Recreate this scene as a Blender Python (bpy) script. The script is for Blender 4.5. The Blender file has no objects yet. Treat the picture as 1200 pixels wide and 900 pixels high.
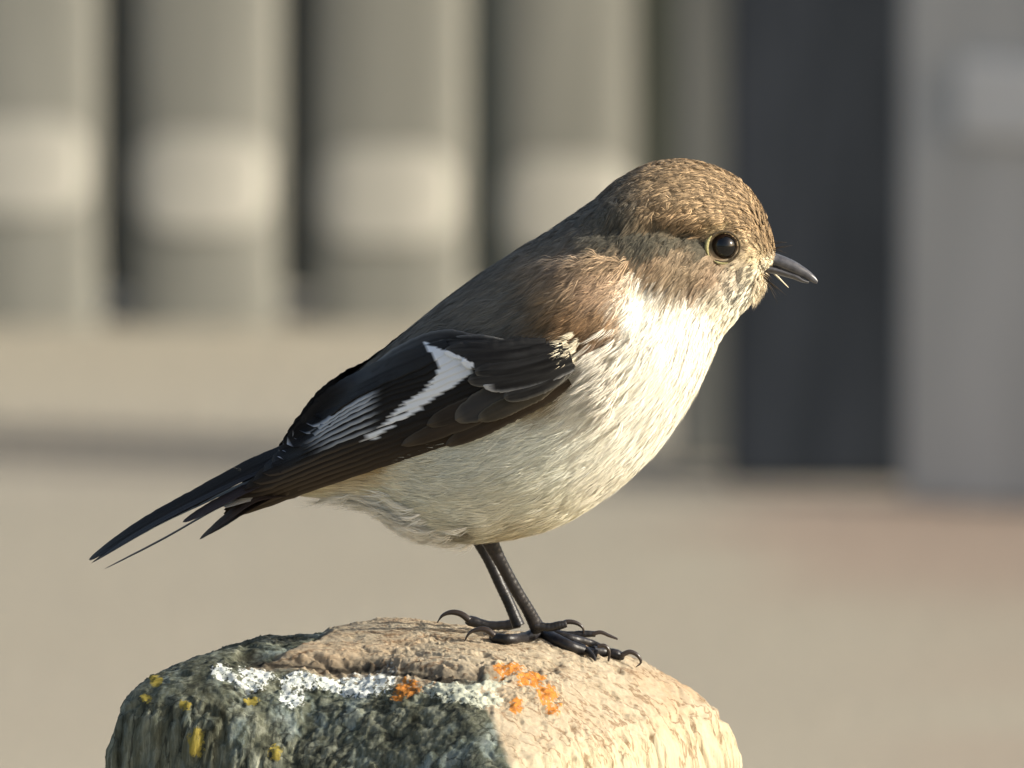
import bpy, math, random
import numpy as np
from mathutils import Vector
from mathutils.bvhtree import BVHTree
random.seed(3); rng = np.random.default_rng(3)
sc = bpy.context.scene
col = sc.collection

# ------------------------------------------------------------------ camera
PITCH = math.radians(8.0); DIST = 4.0; PX = 0.168/1200; ZT = 1.10
cp, sp = math.cos(PITCH), math.sin(PITCH)
CAM = np.array([0, -DIST*cp, ZT+DIST*sp])
DIR = np.array([0, cp, -sp]); UP = np.array([0, sp, cp]); RT = np.array([1., 0, 0])
cam = bpy.data.cameras.new('camera'); co = bpy.data.objects.new('camera', cam); col.objects.link(co)
co.location = CAM; co.rotation_euler = (math.pi/2-PITCH, 0, 0)
cam.sensor_fit = 'HORIZONTAL'; cam.sensor_width = 36; cam.lens = 36*DIST/0.168
cam.clip_start = 0.1; cam.clip_end = 3000
cam.dof.use_dof = True; cam.dof.focus_distance = DIST-0.012; cam.dof.aperture_fstop = 74
sc.camera = co
# ------------------------------------------------------------------ light
S = np.array([0.86, -0.25, 0.43]); S /= np.linalg.norm(S)
EL = math.asin(S[2]); AZ = math.atan2(S[0], S[1])
w = bpy.data.worlds.new('World'); sc.world = w; w.use_nodes = True
nt = w.node_tree; bg = nt.nodes['Background']; sky = nt.nodes.new('ShaderNodeTexSky')
sky.sky_type = 'NISHITA'; sky.sun_disc = False; sky.sun_elevation = EL; sky.sun_rotation = AZ
nt.links.new(sky.outputs[0], bg.inputs[0]); bg.inputs[1].default_value = 0.15; sky.dust_density = 4.0; sky.ozone_density = 0.4
sun = bpy.data.lights.new('sun', 'SUN'); sun.energy = 5.0; sun.angle = math.radians(0.5); sun.color = (1, 0.96, 0.85)
so = bpy.data.objects.new('sun', sun); col.objects.link(so)
so.rotation_euler = Vector(S).to_track_quat('Z', 'Y').to_euler(); so.location = (3, -1, 4)
sc.view_settings.view_transform = 'Standard'; sc.view_settings.look = 'None'
sc.view_settings.exposure = 0.33; sc.view_settings.gamma = 1

# ------------------------------------------------------------------ helpers
def ray(u, v):
    return DIR + RT*((u-600)*PX/DIST) + UP*((450-v)*PX/DIST)
def unp(u, v, Y):                      # point seen at (u,v) of the 1200x900 photo, at world depth Y; arrays allowed
    u = np.asarray(u, float); v = np.asarray(v, float); Y = np.asarray(Y, float)
    a = (u-600)*PX/DIST; b = (450-v)*PX/DIST
    dx = a; dy = cp+sp*b; dz = -sp+cp*b
    t = (Y-CAM[1])/dy
    return np.stack([t*dx, Y+0*t, CAM[2]+t*dz], -1)
def proj(P):
    r = np.asarray(P)-CAM
    d = r@DIR
    return 600+(r@RT)/d*DIST/PX, 450-(r@UP)/d*DIST/PX
def ground(u, v):
    d = ray(u, v); t = -CAM[2]/d[2]; return CAM+t*d

def hsh(i, j, k, seed):
    n = (i*374761393 + j*668265263 + k*2147483647 + seed*974634777) & 0xffffffff
    n = ((n ^ (n >> 13))*1274126177) & 0xffffffff
    n = n ^ (n >> 16)
    return (n & 0xffffff)/float(0xffffff)
def noise(P, seed=0):
    P = np.asarray(P, float); F = np.floor(P).astype(np.int64); f = P-F; f = f*f*(3-2*f)
    r = 0
    for a in (0, 1):
        for b in (0, 1):
            for c in (0, 1):
                wt = (f[..., 0] if a else 1-f[..., 0])*(f[..., 1] if b else 1-f[..., 1])*(f[..., 2] if c else 1-f[..., 2])
                r = r + wt*hsh(F[..., 0]+a, F[..., 1]+b, F[..., 2]+c, seed)
    return r*2-1
def fbm(P, o=4, seed=0, g=0.5):
    r = 0; a = 1; P = np.asarray(P, float)
    for i in range(o):
        r = r+a*noise(P, seed+i); P = P*2.03+11.3; a *= g
    return r
def smooth(e0, e1, x):
    t = np.clip((x-e0)/(e1-e0), 0, 1); return t*t*(3-2*t)

def link(name, me, mat=None, parent=None):
    o = bpy.data.objects.new(name, me); col.objects.link(o)
    if mat is not None and len(me.materials) == 0: me.materials.append(mat)
    if parent is not None: o.parent = parent
    return o
def mesh(name, V, faces, colors=None, sm=True, uv=None, attrs=None):
    """faces: list of (n,k) int arrays or a single one"""
    me = bpy.data.meshes.new(name)
    if isinstance(faces, np.ndarray): faces = [faces]
    V = np.asarray(V, np.float32).reshape(-1, 3)
    tot = np.concatenate([np.full(len(f), f.shape[1]) for f in faces])
    idx = np.concatenate([f.reshape(-1) for f in faces]).astype(np.int32)
    me.vertices.add(len(V)); me.vertices.foreach_set('co', V.ravel())
    me.loops.add(len(idx)); me.loops.foreach_set('vertex_index', idx)
    me.polygons.add(len(tot)); st = np.concatenate([[0], np.cumsum(tot)[:-1]]).astype(np.int32)
    me.polygons.foreach_set('loop_start', st)
    me.polygons.foreach_set('use_smooth', np.full(len(tot), sm))
    me.update(calc_edges=True); me.validate()
    if colors is not None:
        c = np.ones((len(V), 4), np.float32); c[:, :3] = np.clip(colors, 0, 1)
        a = me.color_attributes.new('col', 'FLOAT_COLOR', 'POINT'); a.data.foreach_set('color', c.ravel())
    if attrs:
        for k, x in attrs.items():
            a = me.attributes.new(k, 'FLOAT', 'POINT'); a.data.foreach_set('value', np.asarray(x, np.float32).ravel())
    if uv is not None:
        l = me.uv_layers.new(name='UVMap'); l.data.foreach_set('uv', np.asarray(uv, np.float32)[idx].ravel())
    return me
def grid_faces(n, m, wrap_m=False, base=0):
    i = np.arange(n-1)[:, None]; j = np.arange(m if wrap_m else m-1)[None, :]; j2 = (j+1) % m
    return (np.stack([i*m+j, i*m+j2, (i+1)*m+j2, (i+1)*m+j], -1)).reshape(-1, 4)+base
def catmull(pts, n):
    pts = np.asarray(pts, float); k = len(pts)
    t = np.linspace(0, k-1, n); i = np.clip(t.astype(int), 0, k-2); f = (t-i)[:, None]
    p1 = pts[i]; p2 = pts[i+1]
    p0 = np.where((i > 0)[:, None], pts[np.maximum(i-1, 0)], 2*p1-p2)
    p3 = np.where((i < k-2)[:, None], pts[np.minimum(i+2, k-1)], 2*p2-p1)
    return 0.5*((2*p1)+(-p0+p2)*f+(2*p0-5*p1+4*p2-p3)*f*f+(-p0+3*p1-3*p2+p3)*f**3)
def tube(path, rad, n=10, cap=True, flat=1.0, up=None):
    path = np.asarray(path, float); rad = np.broadcast_to(np.asarray(rad, float), (len(path),))
    T = np.gradient(path, axis=0); T /= np.linalg.norm(T, axis=1)[:, None]+1e-12
    u0 = np.array([0.05, -1, 0.1]) if up is None else np.array(up, float)
    A = np.cross(T, u0); A /= np.linalg.norm(A, axis=1)[:, None]; B = np.cross(A, T)
    th = np.linspace(0, 2*np.pi, n, endpoint=False)
    V = path[:, None]+rad[:, None, None]*(A[:, None]*np.cos(th)[None, :, None]+B[:, None]*np.sin(th)[None, :, None]*flat)
    m = len(path); F = grid_faces(m, n, True)
    V = V.reshape(-1, 3); fs = [F]
    if cap:
        V = np.concatenate([V, path[:1], path[-1:]]); a = len(V)-2; j = np.arange(n)
        fs.append(np.stack([np.full(n, a), (j+1) % n, j], -1)); fs.append(np.stack([np.full(n, a+1), (m-1)*n+j, (m-1)*n+(j+1) % n], -1))
    return V, fs
def join(parts):
    Vs = []; q = {}; off = 0
    for V, fs in parts:
        if isinstance(fs, np.ndarray): fs = [fs]
        for f in fs: q.setdefault(f.shape[1], []).append(f+off)
        Vs.append(V); off += len(V)
    return np.concatenate(Vs), [np.concatenate(x) for x in q.values()]
def box(x0, x1, y0, y1, z0, z1, bev=0.0):
    V = np.array([(x, y, z) for x in (x0, x1) for y in (y0, y1) for z in (z0, z1)], float)
    F = np.array([(0, 1, 3, 2), (4, 6, 7, 5), (0, 4, 5, 1), (2, 3, 7, 6), (0, 2, 6, 4), (1, 5, 7, 3)])
    return V, F
def bevel(o, wd, seg=2):
    m = o.modifiers.new('bevel', 'BEVEL'); m.width = wd; m.segments = seg; m.limit_method = 'ANGLE'

# ------------------------------------------------------------------ materials
def mat(name, rough=0.8, spec=0.3):
    m = bpy.data.materials.new(name); m.use_nodes = True; b = m.node_tree.nodes['Principled BSDF']
    b.inputs['Roughness'].default_value = rough; b.inputs['Specular IOR Level'].default_value = spec
    return m, m.node_tree, b
def N(t, typ, **kw):
    n = t.nodes.new(typ)
    for k, v in kw.items(): setattr(n, k, v)
    return n
def texn(t, scale, detail=5, coord='Object', stretch=None, rough=0.55, dist=0.0):
    tc = N(t, 'ShaderNodeTexCoord'); mp = N(t, 'ShaderNodeMapping'); n = N(t, 'ShaderNodeTexNoise')
    t.links.new(tc.outputs[coord], mp.inputs[0]); t.links.new(mp.outputs[0], n.inputs['Vector'])
    if stretch: mp.inputs['Scale'].default_value = stretch
    n.inputs['Scale'].default_value = scale; n.inputs['Detail'].default_value = detail; n.inputs['Roughness'].default_value = rough
    n.inputs['Distortion'].default_value = dist
    return n.outputs[0]
def ramp(t, src, stops):
    r = N(t, 'ShaderNodeValToRGB'); e = r.color_ramp.elements
    while len(e) < len(stops): e.new(0.5)
    for x, (p, c) in zip(e, stops): x.position = p; x.color = (*c, 1) if len(c) == 3 else c
    t.links.new(src, r.inputs[0]); return r.outputs[0]
def mix(t, fac, a, b, mode='MIX'):
    m = N(t, 'ShaderNodeMix', data_type='RGBA', blend_type=mode)
    for s, i in ((fac, 0), (a, 6), (b, 7)):
        if isinstance(s, (float, int)): m.inputs[i].default_value = s
        elif isinstance(s, tuple): m.inputs[i].default_value = (*s, 1)
        else: t.links.new(s, m.inputs[i])
    return m.outputs[2]
def math_(t, op, a, b=0.0, clamp=False):
    m = N(t, 'ShaderNodeMath', operation=op); m.use_clamp = clamp
    for s, i in ((a, 0), (b, 1)):
        if isinstance(s, (float, int)): m.inputs[i].default_value = s
        else: t.links.new(s, m.inputs[i])
    return m.outputs[0]
def bump(t, b, h, strength=0.5, dist=0.001):
    n = N(t, 'ShaderNodeBump'); n.inputs['Strength'].default_value = strength; n.inputs['Distance'].default_value = dist
    t.links.new(h, n.inputs['Height']); t.links.new(n.outputs[0], b.inputs['Normal'])
def noisy(name, c1, c2, scale, rough=0.85, stretch=None, bmp=0.3, bd=0.002, lo=0.35, hi=0.65, spec=0.3, detail=6):
    m, t, b = mat(name, rough, spec); n = texn(t, scale, detail, stretch=stretch)
    t.links.new(ramp(t, n, [(lo, c1), (hi, c2)]), b.inputs['Base Color'])
    if bmp: bump(t, b, n, bmp, bd)
    return m

# feathers and plumage: vertex colour times fine noise
M_plum, t, b = mat('plumage', 0.75, 0.25)
a = N(t, 'ShaderNodeAttribute', attribute_name='col'); t.links.new(a.outputs[0], b.inputs['Base Color'])
b.inputs['Sheen Weight'].default_value = 0.08; b.inputs['Sheen Roughness'].default_value = 0.5
M_plum_skin, t, b = mat('under_plumage', 0.95, 0.1)
a = N(t, 'ShaderNodeAttribute', attribute_name='col'); n = texn(t, 900, 4)
t.links.new(mix(t, 1.0, a.outputs[0], ramp(t, n, [(0.3, (0.6, 0.6, 0.6)), (0.7, (0.95, 0.95, 0.95))]), 'MULTIPLY'), b.inputs['Base Color'])
M_feath, t, b = mat('flight_feather', 0.5, 0.13)
a = N(t, 'ShaderNodeAttribute', attribute_name='col'); t.links.new(a.outputs[0], b.inputs['Base Color'])
uvn = N(t, 'ShaderNodeUVMap'); sx = N(t, 'ShaderNodeSeparateXYZ'); t.links.new(uvn.outputs[0], sx.inputs[0])
ab = math_(t, 'ABSOLUTE', sx.outputs[0]); k = math_(t, 'ADD', sx.outputs[1], math_(t, 'MULTIPLY', ab, -1.6))
sn = math_(t, 'SINE', math_(t, 'MULTIPLY', k, 22.0)); nn = texn(t, 700, 3)
bump(t, b, math_(t, 'ADD', math_(t, 'MULTIPLY', sn, 0.5), nn), 0.5, 0.00012)

# ================================================================== BACKGROUND
YF = ground(600, 378)[1]
mm = lambda v, Y: (Y-CAM[1])/cp/DIST*PX*v     # photo pixels to metres at world depth Y
# ground
M_ground, t, b = mat('sandy_ground', 0.95, 0.1)
n1 = texn(t, 6, 8); n2 = texn(t, 90, 4); n3 = texn(t, 1.2, 3, stretch=(0.4, 1, 1))
c = mix(t, math_(t, 'MULTIPLY', n1, 0.6), (0.315, 0.288, 0.232), (0.395, 0.362, 0.297))
c = mix(t, ramp(t, n2, [(0.35, (0, 0, 0)), (0.75, (0.5, 0.5, 0.5))]), c, (0.25, 0.215, 0.16))
c = mix(t, ramp(t, n3, [(0.4, (0, 0, 0)), (0.7, (0.35, 0.35, 0.35))]), c, (0.37, 0.335, 0.265))
t.links.new(c, b.inputs['Base Color']); bump(t, b, n2, 0.4, 0.01)
at_p = N(t, 'ShaderNodeAttribute', attribute_name='ground_band').outputs['Fac']; at_e = N(t, 'ShaderNodeAttribute', attribute_name='earth').outputs['Fac']
c = mix(t, at_p, c, mix(t, n1, (0.26, 0.235, 0.195), (0.35, 0.32, 0.265)))
c = mix(t, at_e, c, mix(t, n1, (0.25, 0.195, 0.155), (0.33, 0.26, 0.21)))
t.links.new(c, b.inputs['Base Color'])
xs = np.concatenate([np.linspace(-900, -10, 8), np.linspace(-6, -1.3, 40), np.linspace(-1.2, 1.2, 240), np.linspace(1.3, 6, 40), np.linspace(10, 900, 8)])
ys = np.concatenate([np.linspace(-900, -8, 8), np.linspace(-5, 6, 50), np.linspace(6.05, 8.4, 230), np.linspace(8.5, 14, 30), np.linspace(20, 2000, 10)])
gx, gy = np.meshgrid(xs, ys); G = np.stack([gx, gy, gx*0], -1)
gu, gv = proj(G.reshape(-1, 3)); gu = gu.reshape(gx.shape); gv = gv.reshape(gx.shape); ok_ = gy > 0
nz = fbm(np.stack([gx*4, gy*9, gx*0], -1), 4, 5); nz2 = fbm(np.stack([gx*9, gy*20, gx*0], -1), 3, 15)
gband = smooth(462, 510, gv+16*nz)*(1-smooth(570, 625, gv+16*nz))*ok_*0.45+0.25*np.clip(nz2, 0, 1)*ok_  # darker greyish band across the ground, plus mottling
earth = smooth(556, 590, gv+14*nz)*(1-smooth(650, 730, gv+24*nz))*smooth(760, 960, gu+80*nz)*ok_
earth = np.clip(earth*0.85+0.35*smooth(900, 1150, gu)*smooth(560, 600, gv)*ok_*(0.6+nz), 0, 1)
g = link('ground', mesh('ground', G, grid_faces(len(ys), len(xs)), attrs={'ground_band': gband, 'earth': earth}), M_ground); g['kind'] = 'structure'

# fence of broad timber palings
M_pal, t, b = mat('weathered_paling', 0.8, 0.25)
n = texn(t, 9, 6, stretch=(6, 6, 0.6)); n2 = texn(t, 3, 2)
c = ramp(t, n, [(0.3, (0.20, 0.198, 0.172)), (0.7, (0.285, 0.28, 0.245))])
t.links.new(c, b.inputs['Base Color']); bump(t, b, n, 0.4, 0.003)
M_paleband = noisy('pale_band', (0.42, 0.405, 0.355), (0.50, 0.48, 0.42), 20, stretch=(3, 3, 0.7))
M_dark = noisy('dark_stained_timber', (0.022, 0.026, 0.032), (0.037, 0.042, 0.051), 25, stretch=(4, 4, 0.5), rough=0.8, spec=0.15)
M_shade = noisy('dark_backing_board', (0.075, 0.09, 0.085), (0.12, 0.14, 0.13), 10, stretch=(5, 5, 0.5))
M_grey = noisy('grey_painted_board', (0.32, 0.325, 0.32), (0.40, 0.405, 0.40), 8, stretch=(5, 5, 0.5), rough=0.7)
M_mid = noisy('grey_weathered_board', (0.13, 0.13, 0.12), (0.18, 0.18, 0.165), 12, stretch=(5, 5, 0.5))
pxf = mm(1, YF)
def fx(u, Y=YF): return (u-600)*mm(1, Y)
def fz(v, Y=YF): return unp(600, v, Y)[2]
fence = bpy.data.objects.new('paling_fence', None); col.objects.link(fence); fence.location = (fx(240), YF, 0)
fence['label'] = 'pale weathered fence of broad upright palings with pale bands, blurred at left'; fence['category'] = 'fence'
FL = np.array(fence.location)
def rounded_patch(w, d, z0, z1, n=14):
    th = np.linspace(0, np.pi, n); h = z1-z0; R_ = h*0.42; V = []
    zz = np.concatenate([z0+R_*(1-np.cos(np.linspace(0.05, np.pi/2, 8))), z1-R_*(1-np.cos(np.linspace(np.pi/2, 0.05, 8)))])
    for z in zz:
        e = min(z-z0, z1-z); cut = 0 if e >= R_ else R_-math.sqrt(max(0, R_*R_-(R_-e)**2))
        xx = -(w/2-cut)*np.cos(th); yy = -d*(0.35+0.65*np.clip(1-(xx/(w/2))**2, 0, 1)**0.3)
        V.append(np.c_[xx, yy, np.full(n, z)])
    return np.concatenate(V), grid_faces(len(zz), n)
def rounded_board(w, d, z0, z1, n=14):
    # broad board with a gently rounded face
    th = np.linspace(0, np.pi, n); xx = -w/2*np.cos(th); yy = -d*(0.35+0.65*np.sin(th)**0.6)
    prof = np.concatenate([np.c_[xx, yy], [[w/2, d*0.2], [-w/2, d*0.2]]]); k = len(prof)
    zs = [z0, z1-0.006, z1]; V = []
    for i, z in enumerate(zs):
        s = 0.97 if i == 2 else 1
        V.append(np.c_[prof*s, np.full(k, z)])
    V = np.concatenate(V); F = grid_faces(3, k, True)
    V = np.concatenate([V, [[0, 0, z1]]]); j = np.arange(k)
    return V, [F, np.stack([2*k+j, 2*k+(j+1) % k, np.full(k, 3*k)], -1)]
gap_u = [-80, 135, 347, 566, 772]
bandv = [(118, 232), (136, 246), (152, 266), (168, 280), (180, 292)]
me0 = None
starts = [-80-213*k for k in range(12, 0, -1)]+gap_u
for i, gu in enumerate(starts[:-1]):
    r = starts[i+1]; cx = (gu+r)/2; wd = (r-gu-36)*pxf
    V, F = rounded_board(wd, 0.014, 0, 1.25)
    V[:, 0] += fx(cx)-FL[0]
    p = link('paling', mesh('paling', V, F), M_pal, fence); bevel(p, 0.002)
    bi = i-(len(starts)-len(bandv))
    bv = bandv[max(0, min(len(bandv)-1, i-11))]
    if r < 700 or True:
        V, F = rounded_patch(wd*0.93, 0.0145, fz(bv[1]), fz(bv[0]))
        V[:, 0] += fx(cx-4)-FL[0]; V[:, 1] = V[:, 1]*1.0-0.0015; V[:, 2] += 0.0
        q = link('pale_band', mesh('pale_band', V, F), M_paleband, p)  # paler raised band across each paling
x0 = fx(starts[0]); x1 = fx(775)
for z in (0.25, 1.0):
    V, F = box(x0-FL[0], x1-FL[0], 0.004, 0.03, z, z+0.07); link('rail', mesh('rail', V, F, sm=False), M_mid, fence)
V, F = box(x0-FL[0], x1-FL[0], 0.032, 0.045, 0.012, 1.2); link('backing_board', mesh('backing_board', V, F, sm=False), M_shade, fence)

V, F = box(fx(752)-FL[0], fx(806)-FL[0], -0.012, 0.003, 0.0, 1.25); link('gap_shade_strip', mesh('gap_shade_strip', V, F, sm=False), noisy('gap_shade_olive', (.035, .04, .03), (.06, .065, .05), 15, stretch=(5, 5, .5)), fence)  # dark strip added to stand for the shade in the last gap
# grey board, dark gatepost, grey wall at right
YB = ground(600, 578)[1]
def board_thing(name, label, cat, u0, u1, Y, depth, m, h=1.35, grooves=(), band=None, rz=0.0):
    root = bpy.data.objects.new(name, None); col.objects.link(root); root.location = (fx((u0+u1)/2, Y), Y, 0); root.rotation_euler = (0, 0, rz)
    root['label'] = label; root['category'] = cat
    hw = (u1-u0)/2*mm(1, Y)
    return root, hw
root, hw = board_thing('gate_jamb', 'narrow grey upright board between the pale palings and the dark post', 'board', 790, 868, YB+0.10, 0.03, M_mid)
V, F = box(-hw, hw, 0, 0.035, 0, 1.3); o = link('board', mesh('board', V, F, sm=False), M_mid, root); bevel(o, 0.003)
V, F = box(-hw*1.05, hw*1.05, -0.004, 0.04, 1.302, 1.325); o = link('cap', mesh('cap', V, F, sm=False), M_mid, root); bevel(o, 0.002)
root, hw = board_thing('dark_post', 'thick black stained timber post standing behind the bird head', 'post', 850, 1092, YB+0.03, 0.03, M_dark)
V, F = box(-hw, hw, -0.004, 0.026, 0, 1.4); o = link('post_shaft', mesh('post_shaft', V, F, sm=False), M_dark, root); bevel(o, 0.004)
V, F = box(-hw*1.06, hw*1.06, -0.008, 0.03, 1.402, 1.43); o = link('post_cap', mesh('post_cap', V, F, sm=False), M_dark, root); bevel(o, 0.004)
# grey wall turned slightly out of the sun
YW = ground(600, 590)[1]
root = bpy.data.objects.new('grey_wall', None); col.objects.link(root)
root.location = (fx(1056, YW), YW, 0); root.rotation_euler = (0, 0, math.radians(-16.5))
root['label'] = 'grey board wall with a paler patch, blurred at the right edge'; root['category'] = 'wall'
W1 = mm(1, YW)
for k in range(12):
    V, F = box(k*0.152, k*0.152+0.150, 0, 0.010, 0.0, 1.5); o = link('board', mesh('board', V, F, sm=False), M_grey, root); bevel(o, 0.003)
V, F = box(0.02, 12*0.152, 0.0115, 0.02, 0.004, 1.49); o = link('backing', mesh('backing', V, F, sm=False), M_shade, root)
V, F = box(68*W1, 180*W1, -0.006, -0.0005, fz(157, YW), fz(66, YW)); o = link('pale_patch', mesh('pale_patch', V, F, sm=False), noisy('pale_patch', (0.42, 0.43, 0.43), (0.50, 0.51, 0.51), 12), root); bevel(o, 0.002)  # paler raised patch on the wall boards
V, F = box(-0.002, 12*0.152, -0.004, 0.024, 1.502, 1.53); o = link('coping', mesh('coping', V, F, sm=False), M_grey, root); bevel(o, 0.003)

# ================================================================== POST
SIDE = 570*PX; PC = unp(497, 745, 0.0); Z0 = PC[2]
nL = np.array([-0.5, -0.866]); nR = np.array([0.866, -0.5])
PHI = np.linspace(0, 2*np.pi, 900, endpoint=False)
rho = np.concatenate([np.linspace(0.004, 1, 215)])
tabr = [0, .2, .4, .5, .6, .7, .75, .8, .85, .9, .94, .97, 1.0]
dropA = [0, 2, 8, 15, 25, 41, 52, 64, 76, 90, 106, 124, 158]
dropC = [0, 2, 4, 6, 9, 15, 20, 27, 35, 46, 60, 78, 130]
dropB = [0, 3, 9, 15, 27, 56, 72, 88, 104, 122, 140, 158, 186]
RR, PP = np.meshgrid(rho, PHI, indexing='ij')
dx = np.cos(PP); dy = np.sin(PP)
a1 = dx*nL[0]+dy*nL[1]; a2 = dx*nR[0]+dy*nR[1]
nn_ = 2.6+(15-2.6)*RR**1.15
rad = 1/(np.abs(a1)**nn_+np.abs(a2)**nn_)**(1/nn_)
r = RR*rad*SIDE/2
wL = smooth(0.35, 0.9, a1/np.maximum(np.abs(a1)+np.abs(a2), 1e-6)*1.2)
wC = smooth(0.55, 0.95, -dx); drop = np.interp(RR, tabr, dropA)*(1-wL)+np.interp(RR, tabr, dropB)*wL
drop = drop*(1-wC)+np.interp(RR, tabr, dropC)*wC
X = PC[0]+r*dx; Y = PC[1]+r*dy; Z = Z0-drop*PX+10*PX*np.exp(-((X-PC[0]+110*PX)/(190*PX))**2)*(1-RR**2)*smooth(-.02, .012, Y-PC[1])
zs = np.concatenate([np.linspace(3, 260, 150)*PX, np.linspace(0.04, Z0-0.03, 30)])
zend = Z[-1]
X2 = np.repeat(X[-1:], len(zs), 0); Y2 = np.repeat(Y[-1:], len(zs), 0)
Zs = zend[None]-zs[:, None]*np.ones_like(PHI)[None]; Zs[-1] = -0.05
fade = np.clip((Zs+0.05)/(zend+0.05), 0, 1)
X = np.concatenate([X, X2]); Y = np.concatenate([Y, Y2]); Z = np.concatenate([Z, Zs])
P = np.stack([X, Y, Z], -1)
dP = np.gradient(P, axis=0); tP = np.gradient(P, axis=1)
NR = np.cross(tP, dP); NR /= np.linalg.norm(NR, axis=-1)[..., None]+1e-12
if NR[100, 0, 2] < 0: NR = -NR
topness = smooth(0.35, 0.85, NR[..., 2])
U, Vv = proj(P.reshape(-1, 3)); U = U.reshape(X.shape); Vv = Vv.reshape(X.shape)
NRM_POST = NR
# relief: vertical splits on the faces, fibrous end grain on top
loc1 = (X-PC[0])*nL[0]+(Y-PC[1])*nL[1]; loc2 = (X-PC[0])*nR[0]+(Y-PC[1])*nR[1]
L3 = np.stack([loc1, loc2, Z], -1)
side = fbm(L3*np.array([520, 520, 22]), 5, 1, 0.6)
split = np.clip(np.abs(fbm(L3*np.array([150, 150, 5]), 3, 31))*5, 0, 1)
lump = fbm(L3*70, 3, 8)
fine = fbm(L3*1500, 3, 12)
topn = fbm(L3*np.array([900, 350, 600]), 5, 21, 0.62)
pit = np.clip(fbm(L3*np.array([500, 260, 400]), 4, 51)-0.30, 0, 1)
disp = (1-topness)*(0.00038*side-0.0010*(1-split)+0.00012*fine)+topness*(0.00022*topn-0.0011*pit+0.0001*fine)+0.00016*lump
disp += (1-topness)*(-0.0006*np.clip(1-np.abs(fbm(L3*np.array([300, 300, 6]), 3, 91))*7, 0, 1))
# gnawed rim and the long check running across the front of the top
def polydist(u, v, pts):
    d = np.full(u.shape, 1e9)
    for (x0_, y0_), (x1_, y1_) in zip(pts[:-1], pts[1:]):
        ax, ay = x1_-x0_, y1_-y0_; tt = np.clip(((u-x0_)*ax+(v-y0_)*ay)/(ax*ax+ay*ay), 0, 1)
        d = np.minimum(d, np.hypot(u-x0_-tt*ax, v-y0_-tt*ay))
    return d
front = Y < PC[1]+0.01
ju = U+6*fbm(L3*200, 3, 61); jv = Vv+3.5*fbm(L3*170, 4, 62)
crack1 = [(284, 763), (330, 768), (380, 770), (430, 771), (480, 777), (530, 784), (566, 786)]
cw = np.exp(-(polydist(ju, jv, crack1)/4.2)**2)*front
crack2 = [(600, 806), (606, 850), (600, 930)]
disp -= 0.0015*cw
stepx = np.interp(Vv, [722, 745, 760, 775], [402, 375, 335, 290])+5*fbm(L3*400, 3, 71)
disp -= 0.0010*smooth(6, -8, U-stepx)*topness*smooth(300, 350, U)  # step added so the top left falls into shade
# shelf: the wood in front of the check has weathered lower
below = smooth(0, 5, jv-np.interp(U, [x for x, _ in crack1], [y for _, y in crack1]))*smooth(250, 300, U)*(1-smooth(575, 610, U))*front*smooth(840, 790, Vv)
line_ = np.interp(U, [x for x, _ in crack1], [y for _, y in crack1])
stepcol = np.exp(-((jv-line_-2.5)/(3.2+1.2*fbm(L3*150, 2, 66)))**2)*smooth(275, 300, U)*(1-smooth(560, 590, U))*front  # shade of the step face painted in as a dark line
NR0 = NR.copy(); P = P+NR*disp[..., None]; P[..., 2] -= 0.0019*below*(0.8+0.4*fbm(L3*90, 2, 67))
# colour masks (lichen growth; leftface also paints in shade), blobs traced at (u, v, ru, rv)
def blobs(L, e=1.0):
    m = np.zeros(U.shape)
    for (x, y, a_, b_) in L: m = np.maximum(m, np.exp(-(((U-x)/a_)**2+((Vv-y)/b_)**2)**e))
    return m*front
disp_l = 0
white = blobs([(262, 788, 18, 12), (300, 783, 26, 12), (292, 796, 22, 9), (342, 815, 17, 18), (350, 790, 30, 12), (385, 790, 22, 10), (425, 790, 42, 17), (452, 782, 16, 12), (335, 795, 12, 10)])
pale = blobs([(520, 800, 30, 14), (545, 808, 40, 16), (570, 816, 24, 14), (560, 795, 40, 10)])
orange = blobs([(478, 798, 20, 15), (468, 812, 12, 9), (596, 785, 24, 9), (622, 797, 22, 11), (640, 815, 16, 14), (648, 832, 10, 10), (605, 828, 10, 12)])
must = blobs([(183, 798, 10, 8), (295, 817, 13, 9), (217, 826, 9, 9), (323, 882, 10, 12), (230, 870, 12, 22), (170, 818, 8, 8)])
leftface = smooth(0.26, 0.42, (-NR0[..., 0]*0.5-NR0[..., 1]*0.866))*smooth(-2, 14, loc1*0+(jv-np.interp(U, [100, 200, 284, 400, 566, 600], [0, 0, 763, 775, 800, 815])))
leftface = np.maximum(leftface, smooth(8, -10, U-stepx)*smooth(420, 395, U)*(Y < PC[1]+0.03))  # shade at the top left painted dark, mixed with lichen
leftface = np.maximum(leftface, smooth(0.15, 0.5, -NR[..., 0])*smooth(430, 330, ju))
lich = np.clip(np.maximum.reduce([white, orange, pale*0.7, must*.7]), 0, 1)
gr_ = fbm(L3*1300, 3, 81); P = P+NR*(0.00035*smooth(0.25, 0.6, lich+0.35*gr_)*(0.7+0.8*gr_))[..., None]
FT = grid_faces(P.shape[0], P.shape[1], True)
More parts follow.
